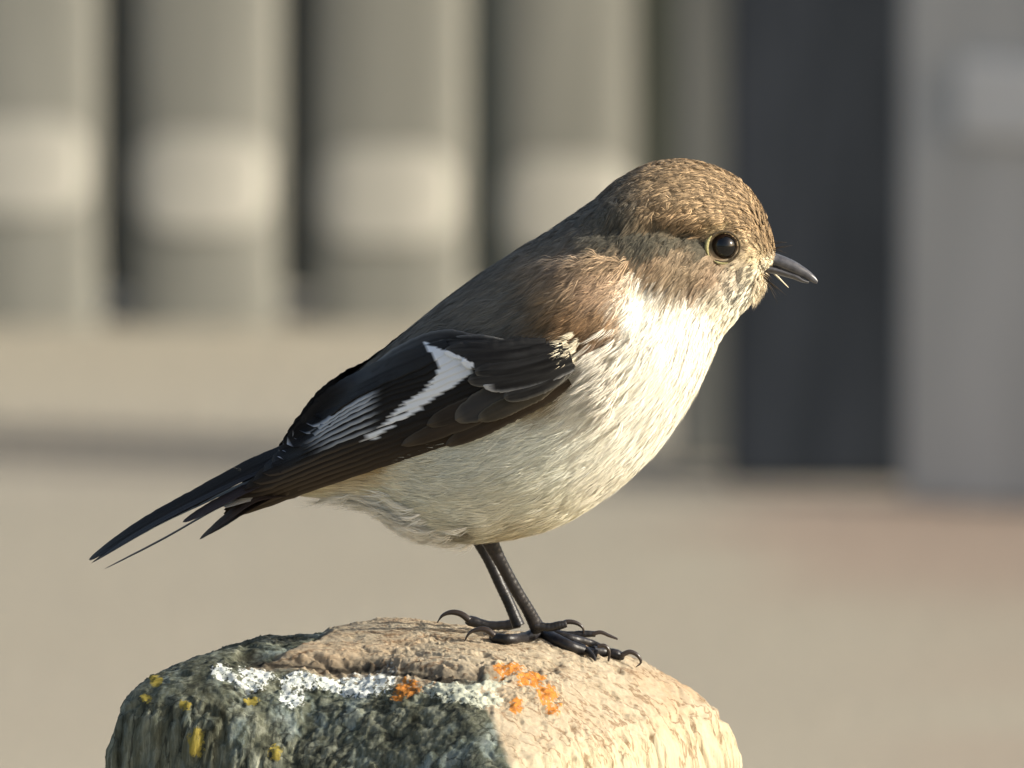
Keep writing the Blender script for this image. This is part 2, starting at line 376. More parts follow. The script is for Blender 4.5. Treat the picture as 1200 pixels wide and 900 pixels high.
# closing fan at the apex
V = np.concatenate([P.reshape(-1, 3), P[0].mean(0)[None]]); nph = len(PHI); j = np.arange(nph)
cap = np.stack([(j+1) % nph, j, np.full(nph, len(V)-1)], -1)
ex = lambda m: np.append(m.reshape(-1), m[0].mean())
M_post, t, b = mat('weathered_post_wood', 0.88, 0.2)
def att(nm): return N(t, 'ShaderNodeAttribute', attribute_name=nm).outputs['Fac']
g1 = texn(t, 420, 6, stretch=(1, 1, 0.06), rough=0.7); g2 = texn(t, 60, 5); g3 = texn(t, 1100, 4, rough=0.7); g4 = texn(t, 380, 8, stretch=(0.4, 1, 1), rough=0.8); g5 = texn(t, 130, 4)
wood = ramp(t, g1, [(0.34, (0.15, 0.105, 0.06)), (0.46, (0.42, 0.355, 0.235)), (0.58, (0.42, 0.375, 0.265)), (0.8, (0.49, 0.445, 0.335))])
woodt = ramp(t, g4, [(0.33, (0.18, 0.13, 0.08)), (0.44, (0.37, 0.305, 0.215)), (0.7, (0.49, 0.425, 0.32))])
wood = mix(t, att('topness'), wood, woodt)
wood = mix(t, ramp(t, g2, [(0.5, (0, 0, 0)), (0.75, (0.5, 0.5, 0.5))]), wood, (0.42, 0.27, 0.15))
g4s = texn(t, 300, 6, stretch=(1, 1, 0.16), rough=0.7)
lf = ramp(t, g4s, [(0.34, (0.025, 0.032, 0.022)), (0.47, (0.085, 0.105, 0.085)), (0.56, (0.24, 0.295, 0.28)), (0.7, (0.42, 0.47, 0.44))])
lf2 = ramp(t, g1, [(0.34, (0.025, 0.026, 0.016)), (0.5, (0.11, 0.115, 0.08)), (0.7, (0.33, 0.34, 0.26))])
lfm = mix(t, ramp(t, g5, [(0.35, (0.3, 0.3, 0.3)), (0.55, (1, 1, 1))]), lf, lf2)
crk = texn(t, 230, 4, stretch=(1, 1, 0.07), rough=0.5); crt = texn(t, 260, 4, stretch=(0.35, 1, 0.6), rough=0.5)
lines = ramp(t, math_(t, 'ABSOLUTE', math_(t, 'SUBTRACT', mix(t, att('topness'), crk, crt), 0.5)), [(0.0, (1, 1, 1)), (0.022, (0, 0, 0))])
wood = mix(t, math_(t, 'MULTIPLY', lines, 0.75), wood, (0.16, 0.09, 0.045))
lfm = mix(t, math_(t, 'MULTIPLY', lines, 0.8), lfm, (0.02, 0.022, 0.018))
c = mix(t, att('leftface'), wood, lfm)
def thr(nm, nse, lo=0.05, gain=6.0, amt=0.8):
    x = math_(t, 'MULTIPLY', att(nm), math_(t, 'ADD', math_(t, 'MULTIPLY', math_(t, 'SUBTRACT', nse, 0.5), amt*2.6), 1.0))
    return math_(t, 'MULTIPLY', math_(t, 'SUBTRACT', x, 0.5), gain, True)
c = mix(t, thr('pale', g3, amt=1.6), c, (0.50, 0.52, 0.42))
c = mix(t, thr('white', g3, amt=1.7), c, ramp(t, g3, [(0.35, (0.38, 0.44, 0.42)), (0.55, (0.75, 0.78, 0.74))]))
c = mix(t, thr('orange', g3, amt=1.4), c, ramp(t, g3, [(0.35, (0.30, 0.10, 0.02)), (0.65, (0.60, 0.25, 0.05))]))
c = mix(t, thr('must', g3, amt=1.2), c, (0.30, 0.24, 0.05))
c = mix(t, math_(t, 'MULTIPLY', att('crack'), 0.95), c, (0.02, 0.017, 0.013))
t.links.new(c, b.inputs['Base Color'])
gside = math_(t, 'ADD', math_(t, 'MULTIPLY', g1, 0.8), math_(t, 'MULTIPLY', crk, 0.8))
hmix = mix(t, att('topness'), gside, g4)
bump(t, b, math_(t, 'ADD', math_(t, 'MULTIPLY', g3, 0.22), hmix), 1.0, 0.0007)
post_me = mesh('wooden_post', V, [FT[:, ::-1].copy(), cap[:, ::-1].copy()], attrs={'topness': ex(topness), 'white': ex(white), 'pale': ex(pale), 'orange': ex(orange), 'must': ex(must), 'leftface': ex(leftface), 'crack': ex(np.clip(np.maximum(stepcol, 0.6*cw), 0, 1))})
post = link('wooden_post', post_me, M_post)
post['label'] = 'weathered square timber post with domed lichen crusted top under the bird'; post['category'] = 'post'
sub = P[:370:2, ::2]
postbvh = BVHTree.FromPolygons([tuple(p) for p in sub.reshape(-1, 3)], [tuple(f) for f in grid_faces(sub.shape[0], sub.shape[1], True).tolist()])

# ================================================================== BIRD
K = 0.13                                  # the bird faces a little towards the camera
def yc(x): return -K*np.asarray(x)-0.004
bird = bpy.data.objects.new('perched_robin', None); col.objects.link(bird)
st = np.array([  # top u,v  bottom u,v  half width  (photo px at the bird)
 (322, 540, 326, 566, 14), (345, 528, 352, 577, 22), (378, 488, 400, 580, 44), (415, 446, 442, 590, 72), (457, 410, 474, 612, 96), (500, 372, 524, 630, 115),
 (550, 333, 588, 628, 130), (600, 299, 648, 613, 138), (642, 274, 706, 580, 139), (674, 252, 762, 531, 132), (698, 235, 803, 474, 119), (716, 218, 829, 424, 104),
 (732, 208, 842, 396, 93), (754, 196, 858, 376, 86), (784, 189, 874, 358, 79), (818, 191, 886, 342, 70), (852, 203, 891, 330, 59), (879, 224, 892, 322, 45), (896, 255, 894, 317, 33), (904, 282, 900, 313, 21), (908, 297, 907, 312, 9)], float)
ns, nth = 260, 160
def loft(st, ns, nth, ex_=2.15, grow=0):
    q = catmull(st, ns)
    X0 = (0.5*(q[:, 0]+q[:, 2])-600)*PX; Y0 = yc(X0)
    A = unp(q[:, 0], q[:, 1], Y0); B = unp(q[:, 2], q[:, 3], Y0)
    C = (A+B)/2; a_ = (A-B)/2; wv = q[:, 4]*PX
    L = np.linalg.norm(a_, axis=1)[:, None]; a_ = a_*(1+grow*PX/L); wv = wv+grow*PX
    th = np.linspace(0, 2*np.pi, nth, endpoint=False)
    c_, s_ = np.cos(th), np.sin(th)
    rr = 1/(np.abs(c_)**ex_+np.abs(s_)**ex_)**(1/ex_)
    P = C[:, None]+a_[:, None]*(rr*c_)[None, :, None]
    P[..., 1] -= wv[:, None]*(rr*s_)[None]
    return P, C
BP, BC = loft(st, ns, nth)
def near_px(P):                            # photo position of a point or of its mirror image on the near side
    P = np.array(P, float); y0 = yc(P[..., 0]); P[..., 1] = np.where(P[..., 1] > y0, 2*y0-P[..., 1], P[..., 1])
    sh = P.shape[:-1]; u, v = proj(P.reshape(-1, 3)); return u.reshape(sh), v.reshape(sh)
def normals(P):
    dS = np.gradient(P, axis=0); dT = (np.roll(P, -1, 1)-np.roll(P, 1, 1))/2
    n = np.cross(dS, dT); n /= np.linalg.norm(n, axis=-1)[..., None]+1e-12
    c = P.mean(1, keepdims=True); s = np.sign(((P-c)*n).sum(-1).mean()); return n*s, dS, dT
BN, _, _ = normals(BP)
u_, v_ = near_px(BP)
bumps = [(800, 318, 36, 24, 1.3), (770, 305, 24, 22, .8), (848, 290, 26, 20, -0.9), (765, 271, 45, 9, -1.5), (805, 279, 24, 8, -1.6), (710, 268, 34, 14, -1.0),
         (800, 240, 50, 14, .9), (835, 258, 26, 8, .8), (690, 325, 46, 24, 1.6), (660, 355, 30, 34, 1.4), (715, 365, 30, 24, 1.0), (640, 300, 60, 12, -.5), (600, 360, 40, 50, -1.0), (745, 345, 20, 14, -.6),
         (775, 430, 60, 60, .8), (560, 610, 30, 14, .9), (470, 560, 40, 20, -.6), (845, 345, 20, 14, .6), (750, 345, 14, 24, -.5)]
d = np.zeros(u_.shape)
for (x, y, a_, b_, h) in bumps: d += h*1e-3*np.exp(-((u_-x)/a_)**2-((v_-y)/b_)**2)
side_w = np.clip(np.abs(BP[..., 1]-yc(BP[..., 0]))/(np.maximum(1e-4, np.abs(BP[..., 1]-yc(BP[..., 0])).max(1, keepdims=True))), 0, 1)
BP = BP+BN*(d*smooth(0.1, 0.5, side_w))[..., None]
BN, BS, BT = normals(BP)

CR, CRd, CRl = (.27, .188, .106), (.10, .062, .034), (.33, .22, .12)
BK = (.125, .118, .098); NP = (.075, .068, .048)  # NP darkened to paint in the crown's shade behind the eye
SC_ = (.34, .24, .145); WH = (.84, .80, .68); BEL = (.72, .69, .55); FLK = (.62, .625, .535); BUF = (.78, .67, .46); VW = (.90, .88, .80)
seeds = [(732, 212, 20, (.15, .125, .088)), (770, 203, 22, CR), (805, 203, 22, CR), (835, 216, 22, CR), (865, 235, 20, CR), (888, 260, 14, CR), (896, 282, 8, CR), (780, 232, 20, CR), (820, 240, 18, CR), (855, 256, 13, CR),
 (785, 251, 8, CRl), (803, 254, 8, CRl), (822, 261, 8, CRl), (838, 266, 7, (.26, .19, .10)), (760, 250, 8, CR), (740, 238, 14, (.14, .115, .08)),
 (695, 248, 22, BK), (720, 262, 16, NP), (750, 268, 13, NP), (778, 272, 11, NP), (803, 278, 9, NP), (822, 285, 7, NP), (700, 282, 13, NP), (735, 280, 14, NP), (760, 281, 10, NP), (785, 283, 7, NP),
 (655, 290, 30, BK), (600, 325, 36, BK), (550, 350, 36, BK), (500, 385, 36, BK), (460, 415, 26, BK), (590, 370, 36, BK), (540, 390, 34, BK), (610, 395, 24, (.10, .09, .07)), (420, 450, 34, BK), (380, 480, 24, BK),
 (770, 308, 12, SC_), (795, 305, 12, (.24, .18, .115)), (812, 318, 14, (.22, .165, .105)), (830, 328, 12, (.28, .20, .13)), (790, 325, 12, (.24, .18, .115)), (840, 348, 9, (.62, .55, .42)), (815, 338, 9, (.3, .22, .15)),
 (870, 291, 5, (.10, .07, .05)), (848, 268, 6, (.25, .2, .1)), (876, 284, 7, (.33, .25, .15)), (884, 296, 7, (.45, .36, .22)), (868, 300, 7, (.30, .24, .16)), (866, 312, 8, (.36, .30, .21)), (885, 322, 9, (.72, .64, .47)), (878, 338, 12, (.80, .74, .60)), (858, 330, 9, (.52, .44, .33)), (862, 355, 14, (.82, .77, .63)), (845, 370, 12, (.78, .70, .54)),
 (640, 318, 16, SC_), (668, 312, 16, (.30, .20, .12)), (700, 306, 14, SC_), (728, 306, 12, SC_), (645, 345, 16, (.20, .13, .07)), (672, 345, 16, SC_), (702, 335, 16, (.33, .22, .14)), (726, 330, 12, (.42, .31, .21)), (652, 372, 15, (.20, .125, .06)), (684, 372, 15, (.30, .175, .085)), (712, 365, 14, (.34, .22, .12)), (728, 385, 8, (.22, .14, .08)), (700, 390, 9, (.16, .10, .06)),
 (760, 335, 11, WH), (752, 352, 12, WH), (775, 360, 18, WH), (805, 375, 20, WH), (830, 385, 16, WH), (760, 395, 18, WH), (745, 420, 18, WH), (790, 420, 26, WH), (760, 460, 26, WH), (710, 430, 18, (.76, .70, .58)), (710, 470, 24, (.74, .70, .58)), (760, 505, 20, WH), (700, 520, 22, (.72, .70, .59)), (720, 550, 20, (.74, .70, .58)),
 (655, 520, 24, FLK), (600, 530, 26, FLK), (640, 560, 24, (.68, .67, .55)), (670, 590, 20, (.74, .70, .55)), (560, 545, 24, FLK), (520, 545, 18, (.66, .63, .50)), (590, 590, 26, BEL), (540, 595, 22, BEL), (620, 618, 12, (.6, .54, .38)), (500, 590, 20, BEL),
 (455, 550, 14, (.40, .27, .11)), (470, 570, 16, BUF), (430, 565, 18, BUF), (400, 568, 16, BUF), (360, 572, 16, (.55, .46, .28)), (330, 574, 12, (.6, .55, .42)),
 (400, 592, 9, VW), (432, 594, 10, VW), (452, 610, 12, VW), (480, 626, 12, VW), (515, 636, 10, VW), (545, 638, 8, VW), (380, 590, 8, VW),
 (500, 480, 26, FLK), (580, 470, 26, FLK), (640, 460, 18, (.3, .24, .14)), (660, 402, 8, (.66, .60, .46)), (648, 398, 6, (.66, .62, .5)), (565, 622, 7, (.14, .11, .06))]
sx_, sy_, ss_ = (np.array([s[i] for s in seeds], float) for i in (0, 1, 2)); scol = np.array([s[3] for s in seeds])
def paint(u, v, jit=0.0, seed=3):
    sh = u.shape; u = u.reshape(-1); v = v.reshape(-1); out = np.empty((len(u), 3))
    if jit:
        q = np.stack([u*.12, v*.12, 0*u], -1); u = u+jit*fbm(q, 2, seed); v = v+jit*fbm(q, 2, seed+5)
    for i in range(0, len(u), 40000):
        e = -(((u[i:i+40000, None]-sx_)/ss_)**2+((v[i:i+40000, None]-sy_)/ss_)**2)*0.8
        e -= e.max(1, keepdims=True); ww = np.exp(e); ww /= ww.sum(1, keepdims=True)
        out[i:i+40000] = ww@scol
    return out.reshape(*sh, 3)
u_, v_ = near_px(BP)
bc = paint(u_, v_, 3)
V = np.concatenate([BP.reshape(-1, 3), BP[0].mean(0)[None], BP[-1].mean(0)[None]]); j = np.arange(nth)
F = [grid_faces(ns, nth, True), np.concatenate([np.stack([np.full(nth, ns*nth), (j+1) % nth, j], -1), np.stack([np.full(nth, ns*nth+1), (ns-1)*nth+j, (ns-1)*nth+(j+1) % nth], -1)])]
cc = np.concatenate([bc.reshape(-1, 3), bc[0, :1], bc[-1, :1]])
body = link('body', mesh('body', V, F, cc), M_plum_skin, bird)
bodybvh = BVHTree.FromPolygons([tuple(p) for p in BP.reshape(-1, 3)], [tuple(f) for f in F[0].tolist()])
def hit(bvh, u, v):
    d = ray(u, v); h = bvh.ray_cast(Vector(CAM), Vector(d).normalized())
    return None if h[0] is None else (np.array(h[0]), np.array(h[1]))

# --- plumage: every feather is a little fan of barbs lying along the body
def samp(G, s, th):
    s = np.asarray(s, float); ext = np.minimum(s, 0); sc_ = np.clip(s, 0, ns-1.001); i = sc_.astype(int); f = (sc_-i)[..., None]
    tt = (th/(2*np.pi)*nth) % nth; k = tt.astype(int) % nth; k2 = (k+1) % nth; g_ = (tt-np.floor(tt))[..., None]
    r = (G[i, k]*(1-g_)+G[i, k2]*g_)*(1-f)+(G[i+1, k]*(1-g_)+G[i+1, k2]*g_)*f
    return r, ext
lenS = np.linalg.norm(BS, axis=-1); lenT = np.linalg.norm(BT, axis=-1)
area = lenS*lenT
def feathers(n, Lf, Wf, lift, barbs, bw, sel, colf, seed, seg=3, sdir=-1, rnd=1.0):
    R = np.random.default_rng(seed)
    p = (area*sel).reshape(-1); p /= p.sum(); ix = R.choice(len(p), n, p=p)
    s0 = ix//nth+R.random(n); th0 = (ix % nth+R.random(n))/nth*2*np.pi
    P0, _ = samp(BP, s0, th0); u0, v0 = near_px(P0)
    L = Lf(u0, v0)*(0.75+0.5*R.random(n)); Wd = Wf(u0, v0)*(0.8+0.4*R.random(n)); H = lift(u0, v0)*(0.4+1.1*R.random(n))
    lS, _ = samp(lenS[..., None], s0, th0); lT, _ = samp(lenT[..., None], s0, th0)
    lS = lS[:, 0]; lT = np.maximum(lT[:, 0], 2e-5)/(2*np.pi/nth)
    swing = 0.13*rnd*R.standard_normal(n)
    q = np.linspace(-1, 1, barbs)[None]+0.12*R.standard_normal((n, barbs))
    tl = (1-0.42*q*q)*(0.82+0.3*R.random((n, barbs)))
    col0, tipc = colf(u0, v0, q, R)
    pts = []; nor = []
    for (a_, lat, h) in ((0.0, 0.08, -0.15), (0.5, 0.75, 0.75), (1.0, 1.0, 1.0))[:seg]:
        along = L[:, None]*tl*a_; la = Wd[:, None]*q*lat+swing[:, None]*along
        if a_ == 1.0: la = la+Wd[:, None]*0.15*R.standard_normal(q.shape)
        s = s0[:, None]+sdir*along/np.maximum(lS[:, None], 1e-5); th = th0[:, None]+la/lT[:, None]
        Pn, ext = samp(BP, s, th); Nn, _ = samp(BN, s, th)
        if (ext < 0).any():
            Tn, _ = samp(BS, s*0, th); Pn = Pn+Tn*ext[..., None]*0.8
        hh = H[:, None]*h*(0.8+0.5*R.random(q.shape))
        pts.append(Pn+Nn*hh[..., None]); nor.append(Nn)
    D = pts[2]-pts[0]; D /= np.linalg.norm(D, axis=-1)[..., None]+1e-9
    Nn = nor[1]+0.32*R.standard_normal(nor[1].shape); Bv = np.cross(D, Nn); Bv /= np.linalg.norm(Bv, axis=-1)[..., None]+1e-9
    w0 = bw/2
    Vt = np.stack([pts[0]-Bv*w0, pts[0]+Bv*w0, pts[1]-Bv*w0*1.1, pts[1]+Bv*w0*1.1, pts[2]], 2).reshape(-1, 3)
    nb = n*barbs; b0 = np.arange(nb)[:, None]*5
    Fq = b0+np.array([[0, 1, 3, 2]]); Ft = b0+np.array([[2, 3, 4]])
    C = np.stack([col0, col0, (col0+tipc)/2, (col0+tipc)/2, tipc], 2).reshape(-1, 3)
    return Vt, [Fq, Ft], C
def underwing(u, v):                      # region hidden by the folded wing
    return smooth(-4, 12, v-np.interp(u, [250, 340, 385, 455, 500, 560, 640, 690], [520, 510, 462, 408, 405, 415, 405, 402]))*smooth(-4, 12, np.interp(u, [250, 330, 380, 430, 500, 560, 600, 650, 690], [610, 572, 556, 540, 522, 498, 478, 462, 440])-v)*(u < 690)
uu, vv = near_px(BP)
eyeoff = np.hypot(uu-848, (vv-289)) > 20
selA = eyeoff*(1-0.9*underwing(uu, vv))*np.clip(1, 0, 1)
headw = smooth(690, 760, uu)*smooth(330, 300, vv-(uu-760)*0.55)
crownw = (vv < 258+np.clip((uu-790)*0.25, -20, 14))*(uu > 715)
f_len = lambda u, v: 1e-3*(1.5+3.6*smooth(900, 740, u)*smooth(250, 360, v)+1.2*smooth(760, 600, u)+2.0*smooth(560, 420, u)*(v > 540)-0.3*smooth(600, 300, v)*0)
f_wid = lambda u, v: 1e-3*(0.55+0.8*smooth(880, 740, u))
f_lift = lambda u, v: 1e-3*(0.22+0.16*smooth(300, 420, v)+0.10*(v > 540))
def col_body(u, v, q, R):
    base = paint(u, v, 5)[:, None]; n = len(u)
    iscr = ((v < 262+np.clip((u-790)*0.3, -25, 18))*(u > 715)).astype(float)
    bright = base.mean(-1)[..., 0] > 0.4
    fv = (1+np.where(bright, 0.07, 0.15)*R.standard_normal(n))[:, None, None]
    edge = np.abs(q)[..., None]
    var = 1+(0.12*R.standard_normal(q.shape))[..., None]
    cen = np.where(iscr[:, None, None] > 0, 0.50+1.35*np.clip(edge, 0, 1)**1.7, 0.94+0.1*edge)
    thr_ = ((u > 850)*(v > 308)*(v < 350)).astype(float)[:, None, None]
    cen = cen*(1-thr_*(R.random(n) < 0.35)[:, None, None]*0.72)
    sc = ((u > 625)*(u < 745)*(v > 295)*(v < 395)*(v < 395)).astype(float)[:, None, None]
    cen = cen*(1+sc*(0.5*(R.random(n)[:, None, None]-0.4)+0.5*(edge-.5)))
    c = base*fv*var*cen
    return np.clip(c*0.93, 0.005, .9), np.clip(c*1.12, 0.005, .92)
parts = []; cols = []
def addf(*a, **k):
    V_, F_, C_ = feathers(*a, **k); parts.append((V_, F_)); cols.append(C_)
addf(9500, f_len, f_wid, f_lift, 15, 0.00011, selA, col_body, 11)
# head: denser and shorter
selH = selA*(uu > 720)*(vv < 400)
addf(2300, lambda u, v: 1e-3*(1.8+1.5*smooth(895, 800, u)), lambda u, v: 1e-3*(0.38+0.0*u), lambda u, v: 1e-3*(0.24+0.1*(v > 250)), 13, 0.0001, selH, col_body, 12)
# long fine hair-like tips on breast and flank
selB = selA*smooth(380, 430, vv)*(uu > 430)
addf(2600, lambda u, v: 1e-3*(6.5+0*u), lambda u, v: 1e-3*(0.8+0*u), lambda u, v: 1e-3*(0.55+0*u), 9, 0.00009, selB, col_body, 13, rnd=1.3)
# loose white down at the vent
selV = np.exp(-((uu-480)/60)**2-((vv-(600+(uu-440)*0.4))/16)**2)*(uu < 560)*(vv > 575)
cwh = lambda u, v, q, R: (np.ones((*q.shape, 3))*np.array(VW)*(0.85+0.2*R.random(q.shape))[..., None],)*2
addf(420, lambda u, v: 1e-3*(5.5+0*u), lambda u, v: 1e-3*(1.0+0*u), lambda u, v: 1e-3*(1.6+0*u), 14, 0.00009, selV, cwh, 14, rnd=1.6)
# breast plumes lapping over the bend of the wing
selW = np.exp(-((uu-715)/16)**2-((vv-432)/32)**2)
addf(190, lambda u, v: 1e-3*(5.2+0*u), lambda u, v: 1e-3*(0.45+0*u), lambda u, v: 1e-3*(2.1+0*u), 10, 0.00009, selW, lambda u, v, q, R: (np.ones((*q.shape, 3))*np.array((.78, .73, .62))*(0.7+0.4*R.random(q.shape))[..., None],)*2, 15, rnd=1.2)
selP = np.exp(-((uu-672)/9)**2-((vv-404)/7)**2)
addf(34, lambda u, v: 1e-3*(2.2+0*u), lambda u, v: 1e-3*(0.6+0*u), lambda u, v: 1e-3*(3.3+0*u), 14, 0.0001, selP, lambda u, v, q, R: (np.ones((*q.shape, 3))*np.array((.62, .56, .42))*(0.7+0.4*R.random(q.shape))[..., None],)*2, 25, rnd=2.0)
# brown scapulars fluffed out over the shoulder
selS = np.exp(-((uu-690)/42)**4-((vv-345)/40)**4)
addf(900, lambda u, v: 1e-3*(4.6+0*u), lambda u, v: 1e-3*(1.0+0*u), lambda u, v: 1e-3*(0.95+0*u), 15, 0.0001, selS, col_body, 16, rnd=1.6)
V, F = join(parts)
pl = link('plumage', mesh('plumage', V, F, np.concatenate(cols)), M_plum, bird); pl['kind'] = 'stuff'

# --- wing hull for laying the folded feathers
hs = st.copy(); hs = np.concatenate([[[180, 615, 186, 632, 10], [235, 588, 240, 606, 14], [285, 560, 292, 590, 20]], hs])
hs[3:7, 4] = [30, 42, 60, 80]; hs[3, 3] = 580; hs[3, 1] = 536
HP, _ = loft(hs, 200, 96, 2.15, 3)
hullbvh = BVHTree.FromPolygons([tuple(p) for p in HP.reshape(-1, 3)], [tuple(f) for f in grid_faces(200, 96, True).tolist()])
hc = catmull(hs, 400); hcx = (hc[:, 0]+hc[:, 2])/2; hcy = (hc[:, 1]+hc[:, 3])/2+6
def hullY(u, v):
    for k_ in range(60):
        h = hit(hullbvh, u, v)
        if h is not None: return h[0][1]
        i = np.argmin((hcx-u)**2+(hcy-v)**2); a_, b_ = hcx[i]-u, hcy[i]-v; l = math.hypot(a_, b_)+1e-6
        u += a_/l*2.5; v += b_/l*2.5
    return yc((u-600)*PX)
def pinpoly(u, v, poly):
    ins = np.zeros(u.shape, bool); p = np.asarray(poly, float); m = len(p)
    for i in range(m):
        x0_, y0_ = p[i]; x1_, y1_ = p[(i+1) % m]
        c_ = ((y0_ > v) != (y1_ > v)) & (u < (x1_-x0_)*(v-y0_)/(y1_-y0_+1e-9)+x0_); ins ^= c_
    return ins
WPATCH = [(494, 399), (515, 407), (536, 416), (555, 426), (549, 440), (533, 452), (512, 464), (490, 480), (470, 494), (452, 506), (436, 517), (428, 517), (438, 505), (452, 492), (468, 477), (486, 464), (503, 452), (511, 440), (513, 425), (506, 411)]
def blade(center, wid, off, colf, parent, name='flight_feather', n=46, m=11, tilt=0.0, camber=0.00022, tipround=0.12, yfun=None, rootw=0.55, mirror=True, ywid=0.0):
    cpt = catmull(center, n); tt = np.linspace(0, 1, n)
    T = np.gradient(cpt, axis=0); T /= np.linalg.norm(T, axis=1)[:, None]; Nn = np.c_[T[:, 1], -T[:, 0]]
    Nn *= np.sign(-Nn[:, 1:2].mean())   # towards up in the photo
    prof = np.minimum(1, rootw+(1-rootw)*tt/0.25)*np.sqrt(np.clip((1-tt)/tipround, 0, 1)**1.1*1) if tipround > 0 else 1
    prof = np.minimum(np.minimum(1, rootw+(1-rootw)*tt/0.25), np.sqrt(np.clip(1-np.clip((tt-(1-tipround))/tipround, 0, 1)**2, 0.0004, 1)))
    q = np.linspace(-1, 1, m)
    hw = wid/2*prof
    rag = 0.03*rng.standard_normal((n, 1))*np.abs(q)[None]
    u = cpt[:, :1]+Nn[:, :1]*hw[:, None]*(q[None]+rag); v = cpt[:, 1:]+Nn[:, 1:]*hw[:, None]*(q[None]+rag)
    Yb = np.empty((n, m))
    for i in range(n):
        for k_ in (0, m//2, m-1): Yb[i, k_] = hullY(u[i, k_], v[i, k_]) if yfun is None else yfun(u[i, k_], v[i, k_], q[k_], tt[i])
        Yb[i] = np.interp(q, [-1, 0, 1], [Yb[i, 0], Yb[i, m//2], Yb[i, m-1]])
    if yfun is None:
        ker = np.ones(7)/7; pad = np.concatenate([np.repeat(Yb[:1], 3, 0), Yb, np.repeat(Yb[-1:], 3, 0)])
        Yb = np.stack([np.convolve(pad[:, k_], ker, 'valid') for k_ in range(m)], 1)
    Yt = Yb-off-camber*(1-q[None]**2)+tilt*q[None]-0.00010*np.exp(-(q[None]/0.10)**2)
    top = unp(u, v, Yt); bot = unp(u, v, Yt+0.00012)
    C = colf(u, v, q[None]+0*u, tt[:, None]+0*u)
    V = np.concatenate([top.reshape(-1, 3), bot.reshape(-1, 3)]); G = grid_faces(n, m)
    e1 = np.arange(n-1)*m; e2 = e1+m-1; o_ = n*m
    rim = np.concatenate([np.stack([e1, e1+m, e1+m+o_, e1+o_], -1), np.stack([e2, e2+o_, e2+m+o_, e2+m], -1)])
    length = np.linalg.norm(np.diff(cpt, axis=0), axis=1).sum()
    uv = np.stack([q[None]*wid/2*0.35+0*u, tt[:, None]*length*0.35+0*u], -1).reshape(-1, 2)
    Fs = np.concatenate([G, G[:, ::-1]+o_, rim]); Cc = np.concatenate([C.reshape(-1, 3)]*2)
    o = link(name, mesh(name, V, Fs, Cc, uv=np.concatenate([uv, uv])), M_feath, parent[0])
    if mirror:
        V2 = V.copy(); V2[:, 1] = 2*yc(V2[:, 0])-V2[:, 1]
        link(name, mesh(name, V2, Fs[:, ::-1].copy(), Cc, uv=np.concatenate([uv, uv])), M_feath, parent[1])
    return o
def shade_base(c0, c1, seed):
    def f(u, v, q, t_):
        n_ = fbm(np.stack([t_*3, q*7, 0*u+seed*.37], -1), 3, seed)
        k_ = np.clip(0.5+0.5*n_, 0, 1)[..., None]; return np.array(c0)*(1-k_)+np.array(c1)*k_
    return f
BLK = (.010, .009, .009); BRN = (.045, .030, .017); GRY = (.07, .068, .062)
wings = []
for k_ in range(2):
    V, fs = tube(unp(np.linspace(668, 600, 8), np.linspace(420, 452, 8), 0)*0+unp(np.linspace(668, 600, 8), np.linspace(420, 452, 8), np.array([hullY(a_, b_) for a_, b_ in zip(np.linspace(668, 600, 8), np.linspace(420, 452, 8))])+0.001), np.array([4, 9, 12, 13, 13, 12, 9, 4])*PX, 10)
    if k_: V[:, 1] = 2*yc(V[:, 0])-V[:, 1]
    cw_ = np.ones((len(V), 3))*np.array(BLK)
    wings.append(link('wing', mesh('wing', V, fs, cw_), M_plum_skin, bird))
# secondaries and primaries: laid from the lowest (outermost) to the uppermost (innermost)
def lerp(a_, b_, t_): return tuple(np.array(a_)*(1-t_)+np.array(b_)*t_)
NF = 15
for i in range(NF):
    f = i/(NF-1)                                   # 0 = lowest primary, 1 = uppermost tertial
    S0 = catmull([(610, 482), (596, 462), (580, 442), (560, 424), (525, 405)], 101)[int(f*100)]
    M1 = catmull([(470, 530), (458, 510), (452, 486), (447, 457), (447, 437)], 101)[int(f*100)]
    E0 = catmull([(262, 602), (282, 578), (318, 543), (340, 516), (368, 486)], 101)[int(f*100)]
    M0 = (S0+M1)/2+np.array([0, 0.0]); M2 = M1*0.5+E0*0.5+np.array([-4, -1.5+2.0*(1-f)])
    wid = 20+8*f
    pc = lerp(BRN, BLK, min(1, f*2.2)) if f < 0.5 else BLK
    base = shade_base(lerp(pc, (0, 0, 0), .25), lerp(pc, GRY, .18), 40+i)
    def colf(u, v, q, t_, base=base, f=f, i=i):
        c_ = base(u, v, q, t_)
        jag = 3*np.sin(i*2.4)
        inw = pinpoly(u+jag, v-jag*0.4, WPATCH) & ((q < np.where(u < 476, -0.58, .95)))
        c_ = np.where(inw[..., None], np.array((.90, .93, .96)), c_)
        # narrow pale outer edges of the inner secondaries
        if 0.48 < f < 0.95:
            lo = smooth(448, 425, u+10*(f-.5)*0)*smooth(338, 372, u-60*(0.9-f))*smooth(0.70, 0.88, -q)*(0.35+0.65*f)
            c_ = c_*(1-lo[..., None]*0.85)+np.array((.74, .80, .88))*lo[..., None]*0.85
        elif f <= 0.48:
            lo = smooth(0.45, 0.8, t_)*smooth(0.6, 0.95, -q)
            c_ = c_*(1-lo[..., None]*0.5)+np.array((.16, .12, .08))*lo[..., None]*0.5
        tip = smooth(0.985, 0.998, t_)*(0.55 < f)*(f < 0.8)
        c_ = c_*(1-tip[..., None])+np.array((.6, .62, .66))*tip[..., None]
        return c_
    blade([S0, M0, M1, M2, E0], wid, 0.0003+0.00019*i, colf, wings, tilt=0.00012, tipround=0.10)
